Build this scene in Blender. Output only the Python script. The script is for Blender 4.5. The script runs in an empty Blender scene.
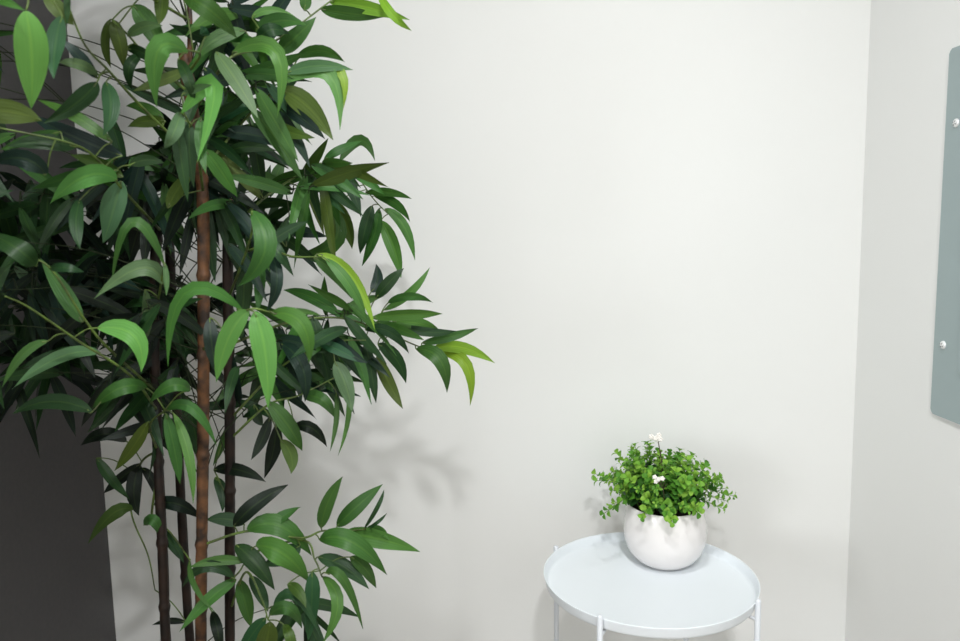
import bpy, bmesh, math, random
from mathutils import Vector, Matrix
random.seed(11)
PI = math.pi
S = bpy.context.scene
C = S.collection

# ------------------------------------------------------------------ camera
F = 752.0
CAMZ = 1.262
PITCH, ROLL = 0.1185, -0.0189
fw = Vector((0, math.cos(PITCH), -math.sin(PITCH)))
r0 = fw.cross(Vector((0, 0, 1))).normalized(); u0 = r0.cross(fw)
RT = r0 * math.cos(ROLL) + u0 * math.sin(ROLL)
UP = -r0 * math.sin(ROLL) + u0 * math.cos(ROLL)
cd = bpy.data.cameras.new('camera'); cam = bpy.data.objects.new('camera', cd); C.objects.link(cam)
m = Matrix.Identity(4)
for i in range(3):
    m[i][0] = RT[i]; m[i][1] = UP[i]; m[i][2] = -fw[i]
m[2][3] = CAMZ
cam.matrix_world = m
cd.sensor_width = 36; cd.lens = 36 * F / 960; cd.clip_start = 0.02
cd.dof.use_dof = True; cd.dof.focus_distance = 1.45; cd.dof.aperture_fstop = 5.0
S.camera = cam

# ------------------------------------------------------------------ light
W = bpy.data.worlds.new('world'); S.world = W; W.use_nodes = True
W.node_tree.nodes['Background'].inputs[0].default_value = (0.9, 0.95, 1.0, 1)
W.node_tree.nodes['Background'].inputs[1].default_value = 0.25
S.view_settings.view_transform = 'Standard'; S.view_settings.look = 'None'
S.view_settings.gamma = 1.0; S.view_settings.use_curve_mapping = False
S.view_settings.exposure = 0.05
def lamp(name, loc, size, watts, col, target=None):
    d = bpy.data.lights.new(name, 'AREA'); d.shape = 'DISK'; d.size = size; d.energy = watts; d.color = col
    o = bpy.data.objects.new(name, d); C.objects.link(o); o.location = loc
    if target:
        o.rotation_euler = (Vector(target) - Vector(loc)).to_track_quat('-Z', 'Y').to_euler()
    return o
LAMPS = [((0.14, -0.50, 2.46), 0.17, 36.0), ((0.02, 0.50, 2.46), 0.12, 15.0)]
for (p, s_, w_) in LAMPS:
    lamp('ceiling_lamp_light', p, s_, w_, (0.985, 0.99, 1.0))

WL = bpy.data.lights.new('added_side_fill', 'AREA'); WL.shape = 'RECTANGLE'; WL.size = 1.5; WL.size_y = 1.4; WL.energy = 85.0; WL.color = (0.95, 0.98, 1.0)
wo = bpy.data.objects.new('added_side_fill', WL); C.objects.link(wo); wo.location = (-3.37, -2.35, 1.55)
wo.rotation_euler = (math.radians(90), 0, math.radians(-90))     # added fill light from the unseen side, brightens the right wall
# ------------------------------------------------------------------ helpers
def at(px, py, Y):
    d = fw * F + RT * (px - 480) - UP * (py - 320.5)
    return Vector((0, 0, CAMZ)) + d * (Y / d.y)
def atz(px, py, z):
    d = fw * F + RT * (px - 480) - UP * (py - 320.5)
    return Vector((0, 0, CAMZ)) + d * ((z - CAMZ) / d.z)
def atx(px, py, x):
    d = fw * F + RT * (px - 480) - UP * (py - 320.5)
    return Vector((0, 0, CAMZ)) + d * (x / d.x)
def link(name, me, mat, parent=None, smooth=True):
    o = bpy.data.objects.new(name, me); C.objects.link(o)
    for mm in (mat if isinstance(mat, list) else [mat]): me.materials.append(mm)
    if smooth:
        for p in me.polygons: p.use_smooth = True
    if parent: o.parent = parent
    return o
def obj(name, bm, mat, parent=None, smooth=True):
    if parent is not None:
        bmesh.ops.translate(bm, verts=bm.verts, vec=-parent_base(parent))
    bmesh.ops.recalc_face_normals(bm, faces=bm.faces)
    me = bpy.data.meshes.new(name); bm.to_mesh(me); bm.free()
    return link(name, me, mat, parent, smooth)
def parent_base(p):
    v = Vector((0, 0, 0))
    while p is not None:
        v += Vector(p.location); p = p.parent
    return v
def empty(name, label, cat, loc, group=None):
    o = bpy.data.objects.new(name, None); C.objects.link(o); o.location = loc
    o.empty_display_size = 0.05
    o['label'] = label; o['category'] = cat
    if group: o['group'] = group
    return o
def box(bm, x0, x1, y0, y1, z0, z1, bev=0.0, seg=2):
    g = bmesh.ops.create_cube(bm, size=1.0)
    for v in g['verts']:
        v.co = Vector(((x0+x1)/2 + v.co.x*(x1-x0), (y0+y1)/2 + v.co.y*(y1-y0), (z0+z1)/2 + v.co.z*(z1-z0)))
    if bev:
        es = list({e for v in g['verts'] for e in v.link_edges})
        bmesh.ops.bevel(bm, geom=es, offset=bev, segments=seg, affect='EDGES', profile=0.5)
def tube(bm, pts, rad, n=8, caps=True):
    pts = [Vector(p) for p in pts]
    if not hasattr(rad, '__len__'): rad = [rad]*len(pts)
    rings = []
    t0 = (pts[1]-pts[0]).normalized()
    ref = Vector((0, 0, 1)) if abs(t0.z) < 0.9 else Vector((1, 0, 0))
    a = t0.cross(ref).normalized()
    for i, p in enumerate(pts):
        if i == 0: t = pts[1]-pts[0]
        elif i == len(pts)-1: t = pts[-1]-pts[-2]
        else: t = pts[i+1]-pts[i-1]
        t.normalize()
        a = (a - t*a.dot(t)).normalized(); b = t.cross(a)
        rings.append([bm.verts.new(p + (a*math.cos(k*2*PI/n) + b*math.sin(k*2*PI/n))*rad[i]) for k in range(n)])
    for r1, r2 in zip(rings, rings[1:]):
        for k in range(n):
            bm.faces.new((r1[k], r1[(k+1) % n], r2[(k+1) % n], r2[k]))
    if caps:
        bm.faces.new(rings[0][::-1]); bm.faces.new(rings[-1])
def spline(pts, n=6):
    pts = [Vector(p) for p in pts]
    if len(pts) < 3:
        return [pts[0].lerp(pts[-1], k/n) for k in range(n+1)]
    P = [pts[0]*2-pts[1]] + pts + [pts[-1]*2-pts[-2]]
    out = []
    for i in range(1, len(P)-2):
        for k in range(n):
            t = k/n
            out.append(0.5*((2*P[i]) + (P[i+1]-P[i-1])*t + (2*P[i-1]-5*P[i]+4*P[i+1]-P[i+2])*t*t + (-P[i-1]+3*P[i]-3*P[i+1]+P[i+2])*t**3))
    out.append(pts[-1])
    return out
def lathe(bm, prof, c, n=64):
    rings = []
    for (r, z) in prof:
        if r < 1e-6: rings.append([bm.verts.new((c[0], c[1], c[2]+z))])
        else: rings.append([bm.verts.new((c[0]+r*math.cos(k*2*PI/n), c[1]+r*math.sin(k*2*PI/n), c[2]+z)) for k in range(n)])
    for a, b in zip(rings, rings[1:]):
        for k in range(n):
            k2 = (k+1) % n
            if len(a) == 1: bm.faces.new((a[0], b[k], b[k2]))
            elif len(b) == 1: bm.faces.new((a[k], a[k2], b[0]))
            else: bm.faces.new((a[k], a[k2], b[k2], b[k]))
def mat(name, col, rough=0.5, metal=0.0, spec=0.5, bump=None, var=None):
    m = bpy.data.materials.new(name); m.use_nodes = True
    nt = m.node_tree; b = nt.nodes['Principled BSDF']
    b.inputs['Base Color'].default_value = (*col, 1); b.inputs['Roughness'].default_value = rough
    b.inputs['Metallic'].default_value = metal; b.inputs['Specular IOR Level'].default_value = spec
    tc = nt.nodes.new('ShaderNodeTexCoord')
    if var:
        no = nt.nodes.new('ShaderNodeTexNoise'); no.inputs['Scale'].default_value = var[0]; no.inputs['Detail'].default_value = 6
        cr = nt.nodes.new('ShaderNodeValToRGB')
        cr.color_ramp.elements[0].position = 0.35; cr.color_ramp.elements[1].position = 0.65
        cr.color_ramp.elements[0].color = (*col, 1); cr.color_ramp.elements[1].color = (*var[1], 1)
        nt.links.new(tc.outputs['Object'], no.inputs['Vector']); nt.links.new(no.outputs['Fac'], cr.inputs['Fac'])
        nt.links.new(cr.outputs['Color'], b.inputs['Base Color'])
    if bump:
        no = nt.nodes.new('ShaderNodeTexNoise'); no.inputs['Scale'].default_value = bump[0]; no.inputs['Detail'].default_value = 4
        bp = nt.nodes.new('ShaderNodeBump'); bp.inputs['Strength'].default_value = bump[1]; bp.inputs['Distance'].default_value = bump[2]
        nt.links.new(tc.outputs['Object'], no.inputs['Vector']); nt.links.new(no.outputs['Fac'], bp.inputs['Height'])
        nt.links.new(bp.outputs['Normal'], b.inputs['Normal'])
    return m
def leaf_mat(name, stripes=True, rough=0.46, trans=0.22):
    m = bpy.data.materials.new(name); m.use_nodes = True
    nt = m.node_tree; N = nt.nodes; L = nt.links
    b = N['Principled BSDF']; out = N['Material Output']
    at_ = N.new('ShaderNodeAttribute'); at_.attribute_name = 'tint'
    col = at_.outputs['Color']
    if stripes:
        uv = N.new('ShaderNodeUVMap'); uv.uv_map = 'UVMap'
        sx = N.new('ShaderNodeSeparateXYZ'); L.new(uv.outputs['UV'], sx.inputs[0])
        # pale midrib plus faint parallel veins across the width (u: -1..1 stored 0..1)
        ab = N.new('ShaderNodeMath'); ab.operation = 'SUBTRACT'; ab.inputs[1].default_value = 0.5; L.new(sx.outputs['X'], ab.inputs[0])
        a2 = N.new('ShaderNodeMath'); a2.operation = 'ABSOLUTE'; L.new(ab.outputs[0], a2.inputs[0])
        mr = N.new('ShaderNodeMapRange'); mr.inputs['From Min'].default_value = 0.0; mr.inputs['From Max'].default_value = 0.07
        mr.inputs['To Min'].default_value = 0.40; mr.inputs['To Max'].default_value = 0.0; L.new(a2.outputs[0], mr.inputs['Value'])
        wv = N.new('ShaderNodeMath'); wv.operation = 'MULTIPLY'; wv.inputs[1].default_value = 44.0; L.new(a2.outputs[0], wv.inputs[0])
        sn = N.new('ShaderNodeMath'); sn.operation = 'SINE'; L.new(wv.outputs[0], sn.inputs[0])
        m2 = N.new('ShaderNodeMath'); m2.operation = 'MULTIPLY_ADD'; m2.inputs[1].default_value = 0.025; m2.inputs[2].default_value = 0.02; L.new(sn.outputs[0], m2.inputs[0])
        ad = N.new('ShaderNodeMath'); ad.operation = 'ADD'; ad.use_clamp = True; L.new(mr.outputs[0], ad.inputs[0]); L.new(m2.outputs[0], ad.inputs[1])
        lt = N.new('ShaderNodeMix'); lt.data_type = 'RGBA'
        mul = N.new('ShaderNodeMix'); mul.data_type = 'RGBA'; mul.blend_type = 'ADD'; mul.inputs[0].default_value = 1.0
        sc = N.new('ShaderNodeMix'); sc.data_type = 'RGBA'; sc.blend_type = 'MULTIPLY'; sc.inputs[0].default_value = 1.0
        L.new(col, sc.inputs[6]); sc.inputs[7].default_value = (1.5, 1.25, 1.0, 1)
        L.new(sc.outputs[2], mul.inputs[6]); mul.inputs[7].default_value = (0.03, 0.055, 0.008, 1)
        L.new(ad.outputs[0], lt.inputs[0]); L.new(col, lt.inputs[6]); L.new(mul.outputs[2], lt.inputs[7])
        col = lt.outputs[2]
        bp = N.new('ShaderNodeBump'); bp.inputs['Strength'].default_value = 0.16; bp.inputs['Distance'].default_value = 0.0005
        L.new(sn.outputs[0], bp.inputs['Height']); L.new(bp.outputs['Normal'], b.inputs['Normal'])
    # underside is paler
    ge = N.new('ShaderNodeNewGeometry')
    pale = N.new('ShaderNodeMix'); pale.data_type = 'RGBA'; pale.blend_type = 'ADD'
    bfm = N.new('ShaderNodeMath'); bfm.operation = 'MULTIPLY'; bfm.inputs[1].default_value = 0.35 if stripes else 0.2
    L.new(ge.outputs['Backfacing'], bfm.inputs[0]); L.new(bfm.outputs[0], pale.inputs[0])
    L.new(col, pale.inputs[6]); pale.inputs[7].default_value = (0.04, 0.08, 0.025, 1)
    col = pale.outputs[2]
    L.new(col, b.inputs['Base Color']); b.inputs['Roughness'].default_value = rough
    b.inputs['Specular IOR Level'].default_value = 0.32
    tr = N.new('ShaderNodeBsdfTranslucent'); ms = N.new('ShaderNodeMixShader'); ms.inputs[0].default_value = trans
    L.new(col, tr.inputs['Color']); L.new(b.outputs[0], ms.inputs[1]); L.new(tr.outputs[0], ms.inputs[2])
    L.new(ms.outputs[0], out.inputs['Surface'])
    return m
M_wall = mat('off_white_paint', (0.805, 0.81, 0.793), 0.6, bump=(260, 0.12, 0.0008), spec=0.3)
M_ceil = mat('ceiling_white', (0.82, 0.82, 0.80), 0.9)
M_dark = mat('charcoal_paint', (0.034, 0.031, 0.032), 0.38, spec=0.5, var=(90, (0.041, 0.037, 0.038)), bump=(420, 0.1, 0.0006))
M_floor = mat('pale_floor', (0.27, 0.23, 0.19), 0.4, var=(6, (0.31, 0.27, 0.23)))
M_metal = mat('powder_coat_white_blue', (0.79, 0.835, 0.87), 0.38, spec=0.45)
M_leg = mat('powder_coat_white', (0.70, 0.73, 0.77), 0.35, spec=0.5)
M_pot = mat('white_glazed_ceramic', (0.80, 0.77, 0.76), 0.18, spec=0.5)
M_soil = mat('dark_soil', (0.022, 0.016, 0.010), 0.95, var=(160, (0.05, 0.035, 0.02)), bump=(190, 0.9, 0.004))
M_panel = mat('grey_enamel_steel', (0.30, 0.375, 0.38), 0.34, spec=0.5, bump=(500, 0.05, 0.0005))
M_zinc = mat('zinc_screw', (0.85, 0.86, 0.86), 0.4, metal=0.35)
M_slot = mat('screw_slot', (0.03, 0.03, 0.03), 0.6)
M_cane = mat('brown_bamboo_cane', (0.135, 0.058, 0.022), 0.55, spec=0.3, var=(48, (0.020, 0.012, 0.008)), bump=(120, 0.3, 0.001))
M_canedark = mat('dark_bamboo_cane', (0.008, 0.006, 0.005), 0.5, spec=0.25, var=(40, (0.022, 0.012, 0.008)), bump=(120, 0.3, 0.001))
M_canecut = mat('cut_bamboo_end', (0.30, 0.19, 0.11), 0.8)
M_twig = mat('green_twig', (0.10, 0.17, 0.025), 0.5, var=(60, (0.045, 0.06, 0.015)))
M_twigdark = mat('dark_green_twig', (0.016, 0.024, 0.009), 0.7, spec=0.2)
M_leaf = leaf_mat('silk_bamboo_leaf')
M_round = leaf_mat('small_round_leaf', False, 0.5, 0.3)
M_stem = mat('thin_plant_stem', (0.10, 0.19, 0.03), 0.6)
M_brownstem = mat('brown_flower_stem', (0.06, 0.04, 0.022), 0.7)
M_flower = mat('white_petal', (0.86, 0.83, 0.78), 0.6)
M_planter = mat('black_planter', (0.02, 0.02, 0.02), 0.5)
M_base = mat('white_trim', (0.78, 0.78, 0.76), 0.4)

# ------------------------------------------------------------------ setting
YW = 1.83
XR = at(858, 320, YW).x
XL = at(90.5, 320, YW).x
YB, ZC = -3.6, 2.5
def struct(name, bm, m_):
    o = obj(name, bm, m_, None, False); o['kind'] = 'structure'; return o
def slab(name, m_, *a):
    bm = bmesh.new(); box(bm, *a); return struct(name, bm, m_)
XO, XR2, YL = -3.4, 1.6, 0.6
slab('floor', M_floor, XO-0.1, XR2+0.1, YB-0.1, YW+0.1, -0.1, 0.0)
slab('ceiling', M_ceil, XO-0.1, XR2+0.1, YB-0.1, YW+0.1, ZC, ZC+0.1)
slab('wall_back', M_wall, XL-0.12, XR+0.1, YW, YW+0.1, 0, ZC)
slab('wall_right', M_wall, XR, XR+0.1, YB, YW, 0, ZC)
slab('wall_left', M_dark, XL-0.12, XL, YL, YW, 0, ZC)
slab('wall_north', M_wall, XO-0.1, XL-0.12, YL, YL+0.1, 0, ZC)
slab('wall_front', M_wall, XO-0.1, XR+0.1, YB-0.1, YB, 0, ZC)
# west wall, behind the camera and to its left, with an opening added for the fill light
W0, W1 = -3.12, -1.58
slab('wall_west_near', M_wall, XO-0.1, XO, YB, W0, 0, ZC)
slab('wall_west_far', M_wall, XO-0.1, XO, W1, YL, 0, ZC)
slab('wall_west_sill', M_wall, XO-0.1, XO, W0, W1, 0, 0.83)
slab('wall_west_lintel', M_wall, XO-0.1, XO, W0, W1, 2.27, ZC)
bm = bmesh.new()
for a_ in ((W0, W0+0.05, 0.83, 2.27), (W1-0.05, W1, 0.83, 2.27), (W0+0.05, W1-0.05, 0.83, 0.88), (W0+0.05, W1-0.05, 2.22, 2.27)):
    box(bm, XO-0.08, XO+0.02, a_[0], a_[1], a_[2], a_[3])
struct('added_window_1', bm, M_base)  # unseen window frame, added around the fill light
slab('baseboard_back', M_base, XL, XR, YW-0.014, YW, 0, 0.09)
slab('baseboard_right', M_base, XR-0.014, XR, YB, YW-0.014, 0, 0.09)
# ceiling lamps that carry the light (the lamp housings, above the frame)
for i, (p, s_, w_) in enumerate(LAMPS):
    t = empty('ceiling_light', ['round white ceiling light nearest the side table', 'round white ceiling light nearest the bamboo plant'][i], 'ceiling light', (p[0], p[1], ZC))
    bm = bmesh.new(); R_ = s_/2
    lathe(bm, [(R_+0.004, 0.0), (R_+0.028, 0.0), (R_+0.028, -0.012), (R_+0.02, -0.018), (R_+0.006, -0.016), (R_+0.004, 0.0)], (p[0], p[1], ZC), 40)
    obj('trim_ring', bm, M_base, t)

# ------------------------------------------------------------------ electrical panel on the right wall
pe = atx(943, 237, XR)          # left edge of the cover
ztop, zbot = atx(954, 49, XR).z, atx(932, 412, XR).z
T = empty('electrical_panel', 'grey enamelled metal electrical panel cover screwed to the right wall', 'electrical panel', (XR, pe.y, zbot))
y1, y0 = pe.y, pe.y-0.37
def panel_outline(bm, x0, x1, ya, yb, za, zb, rad, bev):
    vs = []
    for (cy, cz, a0) in ((yb-rad, zb-rad, 0), (ya+rad, zb-rad, 90), (ya+rad, za+rad, 180), (yb-rad, za+rad, 270)):
        for k in range(7):
            a = math.radians(a0+90*k/6)
            vs.append((cy+rad*math.cos(a), cz+rad*math.sin(a)))
    A = [bm.verts.new((x0, y, z)) for y, z in vs]; B = [bm.verts.new((x1, y, z)) for y, z in vs]
    top = bm.faces.new(A); bm.faces.new(B[::-1])
    for k in range(len(vs)): bm.faces.new((A[k], B[k], B[(k+1) % len(vs)], A[(k+1) % len(vs)]))
    if bev: bmesh.ops.bevel(bm, geom=list(top.edges), offset=bev, segments=3, affect='EDGES', profile=0.5)
bm = bmesh.new(); panel_outline(bm, XR-0.007, XR-0.0005, y0, y1, zbot, ztop, 0.008, 0.002)
obj('cover_plate', bm, M_panel, T, False)
bm = bmesh.new(); panel_outline(bm, XR-0.012, XR-0.0068, y0+0.07, y1-0.085, zbot+0.1, ztop-0.1, 0.008, 0.002)
dr = obj('door', bm, M_panel, T, False)
bm = bmesh.new(); box(bm, XR-0.019, XR-0.0118, y1-0.105, y1-0.093, (zbot+ztop)/2-0.03, (zbot+ztop)/2+0.03, 0.002); 
o = obj('latch', bm, M_zinc, T); 
for (px, py) in ((956.5, 123), (943.5, 345)):
    q = atx(px, py, XR-0.007)
    for yy in (q.y, y0+(y1-q.y)):
        bm = bmesh.new()
        bmesh.ops.create_uvsphere(bm, u_segments=20, v_segments=10, radius=0.0085)
        for v in bm.verts: v.co = Vector((q.x-0.0005+v.co.x*0.55, yy+v.co.y, q.z+v.co.z))
        sc_ = obj('screw', bm, M_zinc, T)
        bm = bmesh.new(); box(bm, q.x-0.0050, q.x-0.0028, yy-0.0008, yy+0.0008, q.z-0.0050, q.z+0.0050)
        box(bm, q.x-0.0049, q.x-0.0028, yy-0.0050, yy+0.0050, q.z-0.0008, q.z+0.0008)
        for v in bm.verts:
            a = 0.5; dy, dz = v.co.y-yy, v.co.z-q.z
            v.co.y = yy+dy*math.cos(a)-dz*math.sin(a); v.co.z = q.z+dy*math.sin(a)+dz*math.cos(a)
        obj('screw_slot', bm, M_slot, sc_, False)

# ------------------------------------------------------------------ round tray side table
TZ = CAMZ-0.732                # rim height
TC = Vector((0.3495, 1.528, 0))
RR = 0.2235
T = empty('side_table', 'round pale blue-white metal tray side table holding a potted plant', 'side table', (TC.x, TC.y, 0))
bm = bmesh.new()
lathe(bm, [(0, -0.022), (RR-0.014, -0.022), (RR-0.0095, -0.0205), (RR-0.0075, -0.017), (RR-0.0026, -0.001), (RR-0.0020, 0.0), (RR-0.0004, 0.0), (RR, -0.0004), (RR-0.0006, -0.003),
           (RR-0.0042, -0.0185), (RR-0.0050, -0.0215), (RR-0.0062, -0.0238), (RR-0.0085, -0.0245), (RR-0.014, -0.0246), (0, -0.0246)], (TC.x, TC.y, TZ), 128)
obj('tray', bm, M_metal, T)
LA = [at(554.5, 549, 1.60), ]
angs = []
legtop = []
l1 = atz(598.5, 623, TZ+0.002); l2 = atz(757.5, 602, TZ+0.004)
a1 = math.atan2(l1.y-TC.y, l1.x-TC.x)
a2 = math.atan2(l2.y-TC.y, l2.x-TC.x)
print('LEG', math.degrees(a1), math.degrees(a2), (l1-TC).length, (l2-TC).length)
am = (a1 + a2 - PI/2)/2
RL = RR+0.004
for k in range(4):
    a = am+k*PI/2
    cx, cy = TC.x+RL*math.cos(a), TC.y+RL*math.sin(a)
    bm = bmesh.new()
    tube(bm, [(cx, cy, 0.0), (cx, cy, 0.004), (cx, cy, TZ+0.0035), (cx, cy, TZ+0.006), (cx, cy, TZ+0.0075)], [0.0058, 0.0058, 0.0058, 0.005, 0.0028], 16)
    lg = obj('leg', bm, M_leg, T)
    # hooked bracket from the leg inward under the tray
    ix, iy = TC.x+(RL-0.03)*math.cos(a), TC.y+(RL-0.03)*math.sin(a)
    bm = bmesh.new()
    tube(bm, spline([(cx, cy, TZ-0.036), (TC.x+(RL-0.012)*math.cos(a), TC.y+(RL-0.012)*math.sin(a), TZ-0.034), (ix, iy, TZ-0.0285)], 5), 0.0035, 10)
    obj('bracket', bm, M_leg, T)
def ring(R_, z, r_, name):
    bm = bmesh.new(); n = 96; mm = 10; rs = []
    for i in range(n):
        a = i*2*PI/n; d = Vector((math.cos(a), math.sin(a), 0))
        rs.append([bm.verts.new(Vector((TC.x, TC.y, z))+d*(R_+r_*math.cos(j*2*PI/mm))+Vector((0, 0, r_*math.sin(j*2*PI/mm)))) for j in range(mm)])
    for i in range(n):
        for j in range(mm):
            bm.faces.new((rs[i][j], rs[(i+1) % n][j], rs[(i+1) % n][(j+1) % mm], rs[i][(j+1) % mm]))
    obj(name, bm, M_leg, T)
ring(RL-0.031, TZ-0.0285, 0.0038, 'support_ring')
ring(RL-0.0095, 0.05, 0.0042, 'lower_ring')

# ------------------------------------------------------------------ potted plant on the tray
PZ = TZ-0.022
pc = atz(664.5, 562, PZ); pc.z = PZ
K = 1.0
P = empty('potted_plant', 'small leafy green artificial plant with white flowers in round white ceramic pot', 'potted plant', pc)
bm = bmesh.new()
lathe(bm, [(0, 0), (0.040, 0), (0.050, 0.003), (0.066, 0.014), (0.081, 0.032), (0.0895, 0.056), (0.0920, 0.078), (0.090, 0.100), (0.0855, 0.122), (0.0825, 0.135),
           (0.0812, 0.1385), (0.0795, 0.1385), (0.0780, 0.136), (0.079, 0.126), (0.080, 0.114), (0, 0.114)], pc, 96)
obj('pot', bm, M_pot, P)
bm = bmesh.new()
lathe(bm, [(0, 0.131), (0.03, 0.130), (0.06, 0.127), (0.0775, 0.124), (0.0775, 0.1165), (0, 0.1165)], pc, 48)
obj('soil', bm, M_soil, P)
def add_disc_leaf(bm, cl, p, d, nrm, L_, W_, col, fold=0.25):
    d = d.normalized(); s = d.cross(nrm).normalized(); n = s.cross(d)
    rows = []
    for t, w in ((0.0, 0.12), (0.18, 0.62), (0.42, 1.0), (0.68, 0.92), (0.88, 0.55), (1.0, 0.12)):
        c = p + d*(L_*t) + n*(0.18*L_*math.sin(t*PI))
        rows.append([c - s*(W_*w*0.5) + n*(fold*W_*w*0.5), c, c + s*(W_*w*0.5) + n*(fold*W_*w*0.5)])
    V = [[bm.verts.new(q) for q in r] for r in rows]
    for a, b in zip(V, V[1:]):
        for k in range(2):
            f = bm.faces.new((a[k], a[k+1], b[k+1], b[k]))
            for lp in f.loops: lp[cl] = (*col, 1)
GREENS = [(0.10, 0.29, 0.030), (0.065, 0.21, 0.025), (0.20, 0.44, 0.05), (0.036, 0.13, 0.020), (0.27, 0.50, 0.06), (0.022, 0.085, 0.016)]
random.seed(5)
base_c = pc + Vector((-0.008, 0, 0.126))
def sprig(az, el, Ln, fam):
    d0 = Vector((math.cos(az)*math.cos(el), math.sin(az)*math.cos(el), math.sin(el)))
    start = base_c + Vector((math.cos(az), math.sin(az), 0))*random.uniform(0.005, 0.05)
    up = Vector((0, 0, 1))
    mid = start + (d0*0.6+up*0.5).normalized()*Ln*0.5
    end = start + d0*Ln + up*random.uniform(-0.01, 0.012)
    if end.z < pc.z+0.10: end.z = pc.z+0.10
    pts = spline([start, mid, end], 8)
    bm = bmesh.new()
    tube(bm, pts, [0.0013-0.0007*i/len(pts) for i in range(len(pts))], 5)
    st = obj('stem', bm, M_stem, P)
    bm = bmesh.new(); cl = bm.loops.layers.float_color.new('tint')
    npairs = int(Ln/0.0105)
    for i in range(npairs):
        t = 0.22+0.78*i/(npairs-1)
        x = t*(len(pts)-1); i0 = min(int(x), len(pts)-2); p = pts[i0].lerp(pts[i0+1], x-i0)
        tg = (pts[i0+1]-pts[i0]).normalized()
        a = tg.cross(Vector((0.3, 0.2, 1))).normalized(); b = tg.cross(a)
        ph = (i % 2)*PI/2+random.uniform(-0.35, 0.35)
        size = (0.027 if fam == 0 else 0.018)*(1.15-0.66*t)*random.uniform(0.85, 1.15)
        for s_ in ((0, PI) if i < npairs-1 else (0, PI*0.66, PI*1.33)):
            rd = a*math.cos(ph+s_)+b*math.sin(ph+s_)
            dd = (rd+tg*random.uniform(0.25, 0.7)).normalized()
            nn = (tg+rd*-0.3+up*0.6).normalized()
            c = random.choice([GREENS[0], GREENS[1], GREENS[2], GREENS[3], GREENS[5]] if t < 0.7 else [GREENS[0], GREENS[2], GREENS[4]])
            add_disc_leaf(bm, cl, p+rd*0.001, dd, nn, size, size*(0.88 if fam == 0 else 0.6), c)
    bmesh.ops.translate(bm, verts=bm.verts, vec=-pc)
    me = bpy.data.meshes.new('leaves'); bm.to_mesh(me); bm.free()
    link('leaves', me, M_round, st)
n_s = 100
for i in range(n_s):
    az = i*2.399963+random.uniform(-0.2, 0.2)
    q = (i+0.5)/n_s
    el = math.radians(4+80*(q**0.85)+random.uniform(-6, 6))
    Ln = random.uniform(0.106, 0.134)*(0.95 if el < 0.6 else 0.98)
    if math.sin(az) < -0.5 and el < 0.6: Ln *= 0.8
    sprig(az, el, Ln, random.choice((0, 0, 0, 1)))
for (fx, fy, off, sc_) in ((658, 437, -0.03, 1.15), (660.5, 479.5, -0.105, 1.0)):
    top = at(fx, fy, pc.y+off)
    rs = base_c+Vector((-0.005, -0.03, 0))
    bm = bmesh.new()
    tube(bm, spline([rs, rs.lerp(top, 0.6)+Vector((0.004, -0.006, 0)), top+Vector((0.001, 0, -0.012))], 6), 0.0011, 5)
    tips = []
    for k in range(7):
        tp = top+Vector((random.uniform(-0.013, 0.013), random.uniform(-0.006, 0.01), random.uniform(-0.006, 0.006)))*sc_
        tips.append(tp); tube(bm, [top+Vector((0.001, 0, -0.013)), tp], 0.0006, 4)
    for k in range(4):
        b0 = rs.lerp(top, random.uniform(0.45, 0.8)); tube(bm, [b0, b0+Vector((random.uniform(-0.015, 0.015), -0.004, random.uniform(0.008, 0.02)))], 0.0008, 4)
    fs = obj('flower_stem', bm, M_brownstem, P)
    for tp in tips:
        bm = bmesh.new()
        for j in range(5):
            a = j*2*PI/5; d = Vector((math.cos(a), -0.35, math.sin(a))).normalized()
            g = bmesh.ops.create_uvsphere(bm, u_segments=8, v_segments=5, radius=1.0)
            R3 = d.to_track_quat('X', 'Z').to_matrix()
            for v in g['verts']:
                v.co = tp + d*0.0026*sc_ + R3 @ Vector((v.co.x*0.0032*sc_, v.co.y*0.0019*sc_, v.co.z*0.0024*sc_))
        obj('flower', bm, M_flower, fs)

# ------------------------------------------------------------------ the tall artificial bamboo plant
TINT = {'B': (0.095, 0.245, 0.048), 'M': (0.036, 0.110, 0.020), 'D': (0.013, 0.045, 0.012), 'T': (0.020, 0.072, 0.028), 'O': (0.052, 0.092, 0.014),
        'Y': (0.165, 0.32, 0.026), 'G': (0.075, 0.150, 0.062), 'K': (0.005, 0.012, 0.007), 'N': (0.010, 0.028, 0.020), 'L': (0.056, 0.160, 0.026)}  # K: dark leaf green with inner-crown shade put into the tint
root = at(200, 600, 1.26); root.z = 0
BP = empty('bamboo_plant', 'tall artificial bamboo with long green leaves on brown and black canes by the dark wall', 'artificial plant', root)
bm = bmesh.new()
lathe(bm, [(0, 0), (0.12, 0), (0.15, 0.24), (0.158, 0.25), (0.158, 0.27), (0.145, 0.27), (0.14, 0.235), (0, 0.235)], root, 48)
obj('planter', bm, M_planter, BP)
bm = bmesh.new(); lathe(bm, [(0, 0.245), (0.14, 0.240), (0.140, 0.2355), (0, 0.2355)], root, 32); obj('soil', bm, M_soil, BP)
CANES = [([(159, 205, 1.29), (154, 300, 1.29), (157, 430, 1.28), (163, 560, 1.27), (166, 641, 1.26)], 5.6, M_canedark),
         ([(167, 192, 1.33), (172, 300, 1.33), (180, 480, 1.33), (187, 600, 1.33), (190, 641, 1.33)], 5.2, M_canedark),
         ([(184, 50, 1.25), (190, 95, 1.24), (202, 185, 1.215), (203.5, 300, 1.20), (203, 450, 1.21), (201, 641, 1.21)], 6.0, M_cane),
         ([(228, 200, 1.27), (228, 300, 1.27), (230, 450, 1.27), (230, 641, 1.27)], 5.6, M_canedark)]
canepts = []
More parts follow.
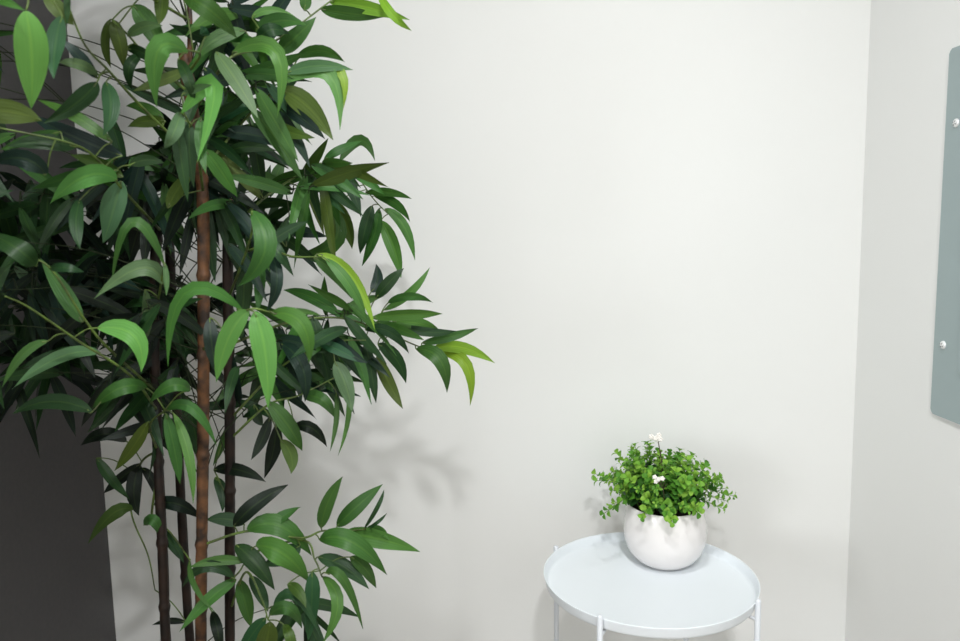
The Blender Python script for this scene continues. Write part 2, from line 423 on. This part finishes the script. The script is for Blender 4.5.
for (pp, wpx, mt) in CANES:
    pts = [at(*q) for q in pp]
    last = pts[-1]; z_ = 0.237
    bx = Vector((root.x+(last.x-root.x)*0.9, root.y+(last.y-root.y)*0.9, z_))
    pts = spline(pts+[last.lerp(bx, 0.5), bx], 14)
    R_ = wpx*1.19/F
    fine = [pts[0]]; step = 0.004
    for a, b in zip(pts, pts[1:]):
        n_ = max(1, int((b-a).length/step))
        fine += [a.lerp(b, (k+1)/n_) for k in range(n_)]
    rr = []; dist = 0; nodes = []; x_ = random.uniform(0.04, 0.10)
    while x_ < 3: nodes.append(x_); x_ += random.uniform(0.11, 0.17)
    for i, p in enumerate(fine):
        if i: dist += (p-fine[i-1]).length
        dn = min(abs(dist-x) for x in nodes)
        rr.append(R_*(1+0.20*math.exp(-(dn/0.005)**2)-0.05*math.exp(-((dn-0.012)/0.006)**2)+0.02*math.sin(dist*23)))
    pts = fine
    bm = bmesh.new(); tube(bm, pts, rr, 14)
    cn = obj('cane', bm, mt, BP)
    bm = bmesh.new(); tube(bm, [pts[0]+Vector((0, 0, -0.002)), pts[0]+Vector((0, 0, 0.0015))], R_*0.82, 14); obj('cane_end', bm, M_canecut, cn)
    canepts.append(pts[::10])

SHAPE = [(0.0, 0.12), (0.035, 0.34), (0.09, 0.58), (0.17, 0.79), (0.28, 0.95), (0.40, 1.0), (0.53, 0.96), (0.66, 0.83), (0.78, 0.61), (0.88, 0.36), (0.95, 0.15), (1.0, 0.01)]
def leaf(bm, cl, uvl, p0, pm, p1, wid, col, roll=0.0, fold=0.16, nref=None):
    mid = (p0+p1)*0.5; dv = pm-mid
    if dv.length < 0.36*(p1-p0).length: pm = mid+dv*0.5
    c = pm*2-(p0+p1)*0.5
    ph1, ph2, amp = random.uniform(0, 6.28), random.uniform(0, 6.28), random.uniform(0.02, 0.07)
    V = []
    for (t, w) in SHAPE:
        q = p0*(1-t)**2 + c*(2*t*(1-t)) + p1*t*t
        tg = ((c-p0)*(1-t) + (p1-c)*t).normalized()
        nr = nref if nref is not None else (Vector((0, 0, CAMZ))-q).normalized()
        s = tg.cross(nr)
        if s.length < 1e-3: s = tg.cross(Vector((0, 0, 1)))
        s.normalize(); n = s.cross(tg)
        rl = roll*(1+0.5*(t-0.5))
        s2 = s*math.cos(rl)+n*math.sin(rl); n2 = n*math.cos(rl)-s*math.sin(rl)
        h = wid*w*0.5
        row = []
        for u in (-1, -0.62, -0.28, 0, 0.28, 0.62, 1):
            lift = fold*h*(abs(u)**1.3) + amp*wid*math.sin(t*8+(ph1 if u < 0 else ph2))*abs(u) + (0.035*wid*w if abs(u) == 0.28 else 0)
            row.append((bm.verts.new(q+s2*(u*h)+n2*lift), (0.5+0.5*u, t)))
        V.append(row)
    for a, b in zip(V, V[1:]):
        for k in range(6):
            quad = (a[k], a[k+1], b[k+1], b[k])
            f = bm.faces.new([v for v, _ in quad]); f.smooth = True
            for lp, (_, uv) in zip(f.loops, quad):
                lp[cl] = (*col, 1); lp[uvl].uv = uv
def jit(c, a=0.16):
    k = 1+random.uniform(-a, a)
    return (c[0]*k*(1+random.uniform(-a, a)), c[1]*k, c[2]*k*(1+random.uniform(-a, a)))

# branches, each as (x, y, distance) from its cane outward
BR = {
 'a': [(186, 150, 1.20), (140, 105, 1.12), (110, 72, 1.05), (85, 45, 1.0), (66, 0, .96)],
 'b': [(189, 20, 1.17), (110, -22, 1.0), (40, -14, .88), (26, 10, .86)],
 'c': [(160, 230, 1.28), (125, 192, 1.12), (98, 160, 1.05), (70, 143, 1.0), (0, 128, .95)],
 'd': [(186, 75, 1.17), (200, 55, 1.08), (187, 50, 1.03)],
 'e': [(186, 90, 1.17), (150, 60, 1.15), (128, 35, 1.12), (112, 20, 1.1)],
 'f': [(195, 110, 1.18), (228, 60, 1.14), (262, 48, 1.2), (292, 30, 1.22), (328, 3, 1.25), (345, -6, 1.25)],
 'g': [(203, 170, 1.2), (240, 125, 1.22), (266, 98, 1.2), (285, 82, 1.18), (298, 58, 1.2)],
 'h': [(203, 190, 1.19), (196, 140, 1.08), (184, 113, 1.02)],
 'i': [(228, 230, 1.27), (275, 190, 1.3), (322, 164, 1.42), (348, 165, 1.5), (372, 197, 1.56), (388, 214, 1.6)],
 'j': [(228, 260, 1.27), (262, 247, 1.17), (290, 256, 1.12), (318, 257, 1.1)],
 'k': [(229, 345, 1.27), (290, 322, 1.28), (340, 318, 1.3), (380, 330, 1.32), (415, 345, 1.34), (436, 352, 1.35)],
 'l': [(203, 350, 1.2), (235, 320, 1.05), (251, 309, .99), (270, 312, 1.0)],
 'm': [(155, 320, 1.29), (160, 290, 1.14), (164, 265, 1.08)],
 'n': [(157, 410, 1.28), (130, 375, 1.12), (80, 342, 1.05), (30, 308, .98), (5, 296, .95)],
 'o': [(155, 390, 1.28), (110, 350, 1.1), (85, 320, 1.05), (50, 268, 1.0), (20, 255, .98)],
 'p': [(157, 450, 1.28), (150, 425, 1.2), (165, 410, 1.15)],
 'q': [(158, 450, 1.28), (140, 465, 1.34), (131, 510, 1.33), (148, 555, 1.33), (155, 590, 1.33)],
 'r': [(229, 440, 1.27), (268, 405, 1.25), (300, 395, 1.25), (345, 372, 1.27)],
 's': [(202, 545, 1.21), (250, 531, 1.2), (300, 538, 1.18), (322, 531, 1.18), (345, 531, 1.18), (366, 529, 1.18)],
 't': [(230, 610, 1.27), (246, 572, 1.22), (262, 600, 1.18), (268, 620, 1.15)],
 'u': [(202, 600, 1.21), (235, 576, 1.17), (245, 562, 1.17)],
 'v': [(230, 560, 1.27), (300, 540, 1.19), (315, 560, 1.17), (322, 577, 1.16)],
 'w': [(229, 500, 1.27), (214, 470, 1.3)],
 'x': [(229, 420, 1.27), (280, 368, 1.25), (325, 343, 1.22), (366, 340, 1.26)],
 'y': [(158, 470, 1.28), (152, 520, 1.3), (168, 530, 1.28), (190, 560, 1.12)],
 'z': [(228, 300, 1.27), (250, 240, 1.12), (252, 212, 1.06)],
}
# leaves: base, middle, tip in turn, width, tint, branch, (offset towards the room, roll)
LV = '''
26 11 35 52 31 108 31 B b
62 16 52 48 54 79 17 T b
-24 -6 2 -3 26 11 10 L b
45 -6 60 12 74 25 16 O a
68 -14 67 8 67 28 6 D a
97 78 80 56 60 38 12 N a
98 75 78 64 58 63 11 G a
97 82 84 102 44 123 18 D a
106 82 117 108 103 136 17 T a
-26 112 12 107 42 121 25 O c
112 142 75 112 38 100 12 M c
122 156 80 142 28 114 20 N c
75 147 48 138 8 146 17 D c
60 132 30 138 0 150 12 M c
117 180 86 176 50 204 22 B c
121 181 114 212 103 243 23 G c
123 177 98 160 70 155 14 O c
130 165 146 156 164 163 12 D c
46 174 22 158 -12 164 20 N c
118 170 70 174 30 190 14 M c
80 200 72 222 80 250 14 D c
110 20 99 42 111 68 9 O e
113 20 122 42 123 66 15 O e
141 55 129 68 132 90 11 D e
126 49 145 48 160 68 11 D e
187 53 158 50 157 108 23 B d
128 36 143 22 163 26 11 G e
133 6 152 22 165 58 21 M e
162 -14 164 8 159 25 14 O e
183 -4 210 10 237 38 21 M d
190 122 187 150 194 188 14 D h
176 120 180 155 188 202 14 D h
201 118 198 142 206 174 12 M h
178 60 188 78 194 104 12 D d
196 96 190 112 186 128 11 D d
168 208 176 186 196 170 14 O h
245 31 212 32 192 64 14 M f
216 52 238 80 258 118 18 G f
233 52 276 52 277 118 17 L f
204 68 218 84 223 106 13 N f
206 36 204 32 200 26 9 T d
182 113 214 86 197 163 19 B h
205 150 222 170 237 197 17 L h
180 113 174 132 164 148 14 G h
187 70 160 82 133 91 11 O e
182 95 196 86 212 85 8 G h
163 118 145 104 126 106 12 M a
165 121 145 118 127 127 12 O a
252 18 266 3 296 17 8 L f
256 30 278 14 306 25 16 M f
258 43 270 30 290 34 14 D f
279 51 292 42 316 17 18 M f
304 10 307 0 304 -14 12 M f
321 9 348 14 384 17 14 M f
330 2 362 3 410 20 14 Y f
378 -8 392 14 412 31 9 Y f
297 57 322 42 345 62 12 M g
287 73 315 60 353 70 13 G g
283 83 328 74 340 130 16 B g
310 74 340 72 343 111 10 Y g
282 90 310 100 333 140 23 O g
280 106 304 116 325 139 13 N g
266 122 286 134 315 138 14 O g
268 122 256 136 240 160 14 D g
228 152 245 142 277 151 11 D g
324 160 339 148 362 141 9 M i
340 161 360 140 375 161 12 M i
347 166 362 176 385 195 12 L i
325 167 342 167 361 188 9 D i
335 169 352 180 361 217 14 D i
366 193 388 188 412 199 9 M i
374 196 400 199 410 222 10 M i
385 209 408 218 415 261 11 L i
372 206 364 228 360 254 14 D i
379 209 377 236 362 266 12 M i
381 221 396 244 401 278 15 L i
307 196 326 178 332 212 23 L i
333 200 350 222 352 249 14 O i
318 205 330 224 330 248 12 O i
334 208 332 244 288 257 17 M i
285 246 290 228 303 240 13 D i
318 254 358 262 375 330 12 Y j
314 258 338 268 352 299 15 M j
326 259 352 280 367 320 12 L j
252 211 265 250 238 286 23 M z
264 238 278 252 294 277 12 D j
259 258 262 284 257 313 12 M j
270 250 277 282 266 312 13 N j
371 292 382 282 376 264 12 N k
376 298 388 282 404 268 13 D k
384 310 414 296 430 267 9 L k
388 303 410 296 433 303 9 M k
372 318 412 312 443 314 12 L k
392 322 420 320 440 331 13 L k
422 343 450 338 479 328 10 M k
434 348 462 340 495 363 13 Y k
438 353 466 364 470 406 13 Y k
416 349 440 360 447 393 17 M k
378 344 400 354 406 383 15 D k
377 356 387 382 403 409 14 O k
365 342 372 370 376 403 12 D k
366 330 390 332 409 354 12 D k
398 326 432 336 457 331 10 D k
376 322 400 328 424 340 11 M k
340 318 356 300 384 296 12 M k
324 332 342 352 368 363 15 N x
254 312 269 340 268 408 26 B l
249 311 226 326 216 383 21 B l
272 313 302 324 309 364 19 L l
242 310 186 292 168 367 15 L l
210 318 210 344 217 374 16 N l
275 314 300 308 322 316 7 M l
318 342 338 348 362 363 12 T x
308 358 322 342 338 354 15 M x
335 362 347 382 352 412 18 G x
346 372 356 412 338 456 6 L r
336 392 340 420 330 452 6 M r
282 344 302 366 305 402 18 N x
164 264 132 222 112 283 11 M m
163 284 140 268 94 299 18 G m
164 262 168 280 166 296 6 M m
145 290 150 320 142 346 11 G m
98 328 134 336 141 372 22 B n
48 341 20 345 2 388 10 M n
100 353 62 344 12 389 14 G n
82 322 66 294 40 258 17 M o
36 266 16 248 -14 232 22 D o
50 268 66 268 84 272 10 D o
92 412 52 390 12 414 17 D n
146 388 120 388 92 409 17 M p
190 390 170 386 150 403 14 M p
148 422 136 446 114 471 14 O p
126 441 104 434 80 446 14 K q
166 414 176 450 180 484 14 M p
174 414 194 452 193 504 11 L p
166 411 192 408 217 447 12 M p
140 464 122 476 103 494 12 K q
140 464 128 490 139 516 16 K q
142 468 156 478 160 506 10 K q
97 458 108 478 130 500 11 D q
132 510 112 514 88 544 15 O q
144 525 154 521 163 541 12 M y
160 530 176 544 184 563 12 D y
155 505 178 504 202 520 15 K y
186 622 168 618 152 625 7 K q
270 417 264 440 251 460 12 K r
276 424 276 452 264 478 15 K r
281 440 296 454 291 474 15 O r
268 402 292 426 302 451 19 M r
295 428 312 428 327 447 13 K r
214 470 238 464 266 482 14 K w
254 405 254 416 263 426 12 D r
236 412 224 440 213 466 9 M w
215 478 226 490 222 512 12 D w
304 396 322 400 334 417 14 M r
234 526 252 502 288 485 18 K s
264 532 280 516 301 507 12 M s
244 524 226 516 206 520 15 D s
321 528 324 502 343 476 15 M s
337 526 354 508 383 484 17 M s
364 529 378 506 384 489 5 D s
367 529 378 522 387 513 4 D s
344 534 374 534 420 552 20 L s
320 540 352 542 387 575 22 M s
318 557 346 562 369 589 17 D v
350 557 368 566 376 588 14 M v
326 573 344 580 363 629 11 M v
323 577 338 604 322 644 14 L v
312 572 313 602 308 640 17 T v
248 530 280 526 312 556 23 M s
256 546 284 554 309 583 25 L u
288 584 300 588 306 608 12 O v
367 528 382 528 389 540 10 M s
244 562 218 556 188 568 11 M u
234 578 206 566 182 588 13 D u
236 580 210 594 179 632 14 M u
190 560 186 586 216 613 6 M y
240 580 244 602 252 628 17 M t
250 576 262 592 268 612 14 D t
266 618 250 634 238 660 16 T t
274 606 296 596 320 637 12 T t
270 615 288 608 302 628 15 M t
270 622 268 642 258 668 23 O t
284 625 291 642 292 668 12 O t
212 612 218 632 220 654 12 K u
300 545 286 556 262 566 20 D s
236 545 256 560 275 590 20 D u
'''
brpts = {k: spline([at(*q) for q in v], 8) for k, v in BR.items()}
def proj(p):
    d = p-Vector((0, 0, CAMZ)); z = d.dot(fw)
    return (480+F*d.dot(RT)/z, 320.5-F*d.dot(UP)/z)
bucket = {k: [] for k in BR}
for line in LV.strip().splitlines():
    s = line.split(); v = list(map(float, s[:7]))
    bucket[s[8]].append((v, s[7]))
random.seed(21)
def add_branch(pts, leaves, rad0=0.0024, tm=None):
    """pts: world polyline; leaves: (p0, pm, p1, width, colour, roll)"""
    bm = bmesh.new()
    tube(bm, pts, [rad0*(1-0.6*i/len(pts)) for i in range(len(pts))], 7)
    for (p0, pm, p1, w, c, rl) in leaves:
        q = min(pts, key=lambda a: (a-p0).length)
        if (q-p0).length > 0.004:
            d = (pm-p0).normalized()
            tube(bm, spline([q, q.lerp(p0, 0.55)+Vector((0, 0, 0.12*(q-p0).length)), p0, p0+d*0.008], 4), 0.0011, 5)
    br = obj('branch', bm, tm or M_twig, BP)
    bm = bmesh.new(); cl = bm.loops.layers.float_color.new('tint'); uvl = bm.loops.layers.uv.new('UVMap')
    for (p0, pm, p1, w, c, rl) in leaves:
        leaf(bm, cl, uvl, p0, pm, p1, w, c, rl, fold=random.uniform(0.08, 0.28))
    bmesh.ops.translate(bm, verts=bm.verts, vec=-root)
    me = bpy.data.meshes.new('leaves'); bm.to_mesh(me); bm.free()
    link('leaves', me, M_leaf, br)
for k, lst in bucket.items():
    P2 = [(proj(p), p) for p in brpts[k]]
    L_ = []
    for (v, t) in lst:
        near = min(P2, key=lambda a: (a[0][0]-v[0])**2+(a[0][1]-v[1])**2)
        Y0 = near[1].y + random.uniform(-0.015, 0.015)
        bend = random.uniform(-0.045, 0.01)
        Ym = Y0+bend; Y1 = Y0+bend*0.6+random.uniform(-0.03, 0.04)
        rl = random.uniform(-0.45, 0.45)
        p0, pm, p1 = at(v[0], v[1], Y0), at(v[2], v[3], Ym), at(v[4], v[5], Y1)
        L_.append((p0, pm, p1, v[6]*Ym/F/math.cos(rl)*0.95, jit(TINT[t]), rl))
    add_branch(brpts[k], L_)

# denser inner foliage: leafy branches that leave the canes and fill the crown
ZN = [  # centre x, y, half width, half height, near, far, branches, leaves each, tints (K darkens the shaded interior)
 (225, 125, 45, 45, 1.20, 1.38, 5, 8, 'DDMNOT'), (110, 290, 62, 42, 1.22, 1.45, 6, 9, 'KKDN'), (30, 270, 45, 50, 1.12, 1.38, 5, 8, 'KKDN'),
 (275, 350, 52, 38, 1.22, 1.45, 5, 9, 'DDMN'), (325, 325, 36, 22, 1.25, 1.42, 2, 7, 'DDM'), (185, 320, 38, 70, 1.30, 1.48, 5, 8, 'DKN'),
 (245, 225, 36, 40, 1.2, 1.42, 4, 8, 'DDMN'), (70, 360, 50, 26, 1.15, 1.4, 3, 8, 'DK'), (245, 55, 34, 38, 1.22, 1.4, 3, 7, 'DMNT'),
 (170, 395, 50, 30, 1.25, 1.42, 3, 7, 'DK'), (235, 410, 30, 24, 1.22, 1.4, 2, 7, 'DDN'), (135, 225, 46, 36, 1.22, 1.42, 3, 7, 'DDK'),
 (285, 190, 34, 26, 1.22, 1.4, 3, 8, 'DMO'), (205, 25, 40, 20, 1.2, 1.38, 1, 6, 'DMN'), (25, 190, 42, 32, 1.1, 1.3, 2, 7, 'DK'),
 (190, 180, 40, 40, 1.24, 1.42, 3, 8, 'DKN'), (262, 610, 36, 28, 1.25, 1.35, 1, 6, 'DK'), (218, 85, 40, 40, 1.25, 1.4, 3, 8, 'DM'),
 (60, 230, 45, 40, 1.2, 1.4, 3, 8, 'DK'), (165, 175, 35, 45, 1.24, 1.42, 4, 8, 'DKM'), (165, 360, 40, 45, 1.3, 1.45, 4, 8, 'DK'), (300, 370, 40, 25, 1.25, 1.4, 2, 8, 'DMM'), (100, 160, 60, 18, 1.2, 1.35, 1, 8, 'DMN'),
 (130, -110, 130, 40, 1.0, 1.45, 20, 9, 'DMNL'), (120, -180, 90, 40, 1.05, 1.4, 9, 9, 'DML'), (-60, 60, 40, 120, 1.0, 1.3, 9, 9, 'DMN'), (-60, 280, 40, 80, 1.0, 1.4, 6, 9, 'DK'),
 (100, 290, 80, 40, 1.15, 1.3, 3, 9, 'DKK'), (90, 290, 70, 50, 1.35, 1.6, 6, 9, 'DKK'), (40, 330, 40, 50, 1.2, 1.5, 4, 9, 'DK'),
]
random.seed(77)
crown_pts = spline([at(189, 90, 1.25), at(190, 20, 1.27), at(186, -60, 1.29), at(188, -140, 1.29)], 10)
add_branch(crown_pts, [], 0.005, M_cane)
for (cx, cy, hw, hh, ya, yb, nb, nl, tints) in ZN:
    for b in range(nb):
        ex, ey = cx+random.uniform(-0.8, 0.8)*hw, cy+random.uniform(-0.7, 0.7)*hh
        ye = random.uniform(ya, yb)
        end = at(ex, ey, ye)
        end.x = max(end.x, XL+0.09)
        cps = random.choice(canepts)
        st = min(cps, key=lambda p: abs(p.z-(end.z-0.10)))
        if st.z > end.z+0.1 or (st-end).length > 0.5: st = min(canepts[2], key=lambda p: (p-end).length)
        if cy < 0: st = crown_pts[random.randrange(8, len(crown_pts))]
        d = end-st
        pts = spline([st, st+d*0.5+Vector((0, 0, 0.03)), end, end+d.normalized()*0.05+Vector((0, 0, -0.015))], 6)
        L_ = []
        for j in range(nl):
            q = pts[int(random.uniform(0.55, 1.0)*(len(pts)-1))]
            p0 = q+Vector((random.gauss(0, 1), random.gauss(0, 1), random.gauss(0, 1)))*0.014
            sgn = 1 if ex > 190 else -1
            dirn = Vector((sgn*random.uniform(-0.6, 1.0), random.uniform(-0.55, 0.45), random.uniform(-0.9, 0.45))).normalized()
            Ln = random.uniform(0.085, 0.135)
            pm = p0+dirn*Ln*0.5+Vector((0, 0, random.uniform(-0.008, 0.014)))
            p1 = p0+dirn*Ln+Vector((0, 0, -random.uniform(0, 0.03)))
            if max(p0.y, pm.y, p1.y) > YW-0.06: continue
            if min(p0.x, pm.x, p1.x) < XL+0.03: continue
            if cy < 0 and max(proj(p0)[1], proj(p1)[1]) > -8: continue
            if 0 < min(proj(p1)[0], proj(p0)[0]) and max(proj(p1)[0], proj(p0)[0]) > 235 and proj(p1)[1] > 430 and cy < 500: continue
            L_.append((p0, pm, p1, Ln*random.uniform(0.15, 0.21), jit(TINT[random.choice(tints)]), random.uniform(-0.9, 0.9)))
        if L_: add_branch(pts, L_, 0.0011, M_twigdark)
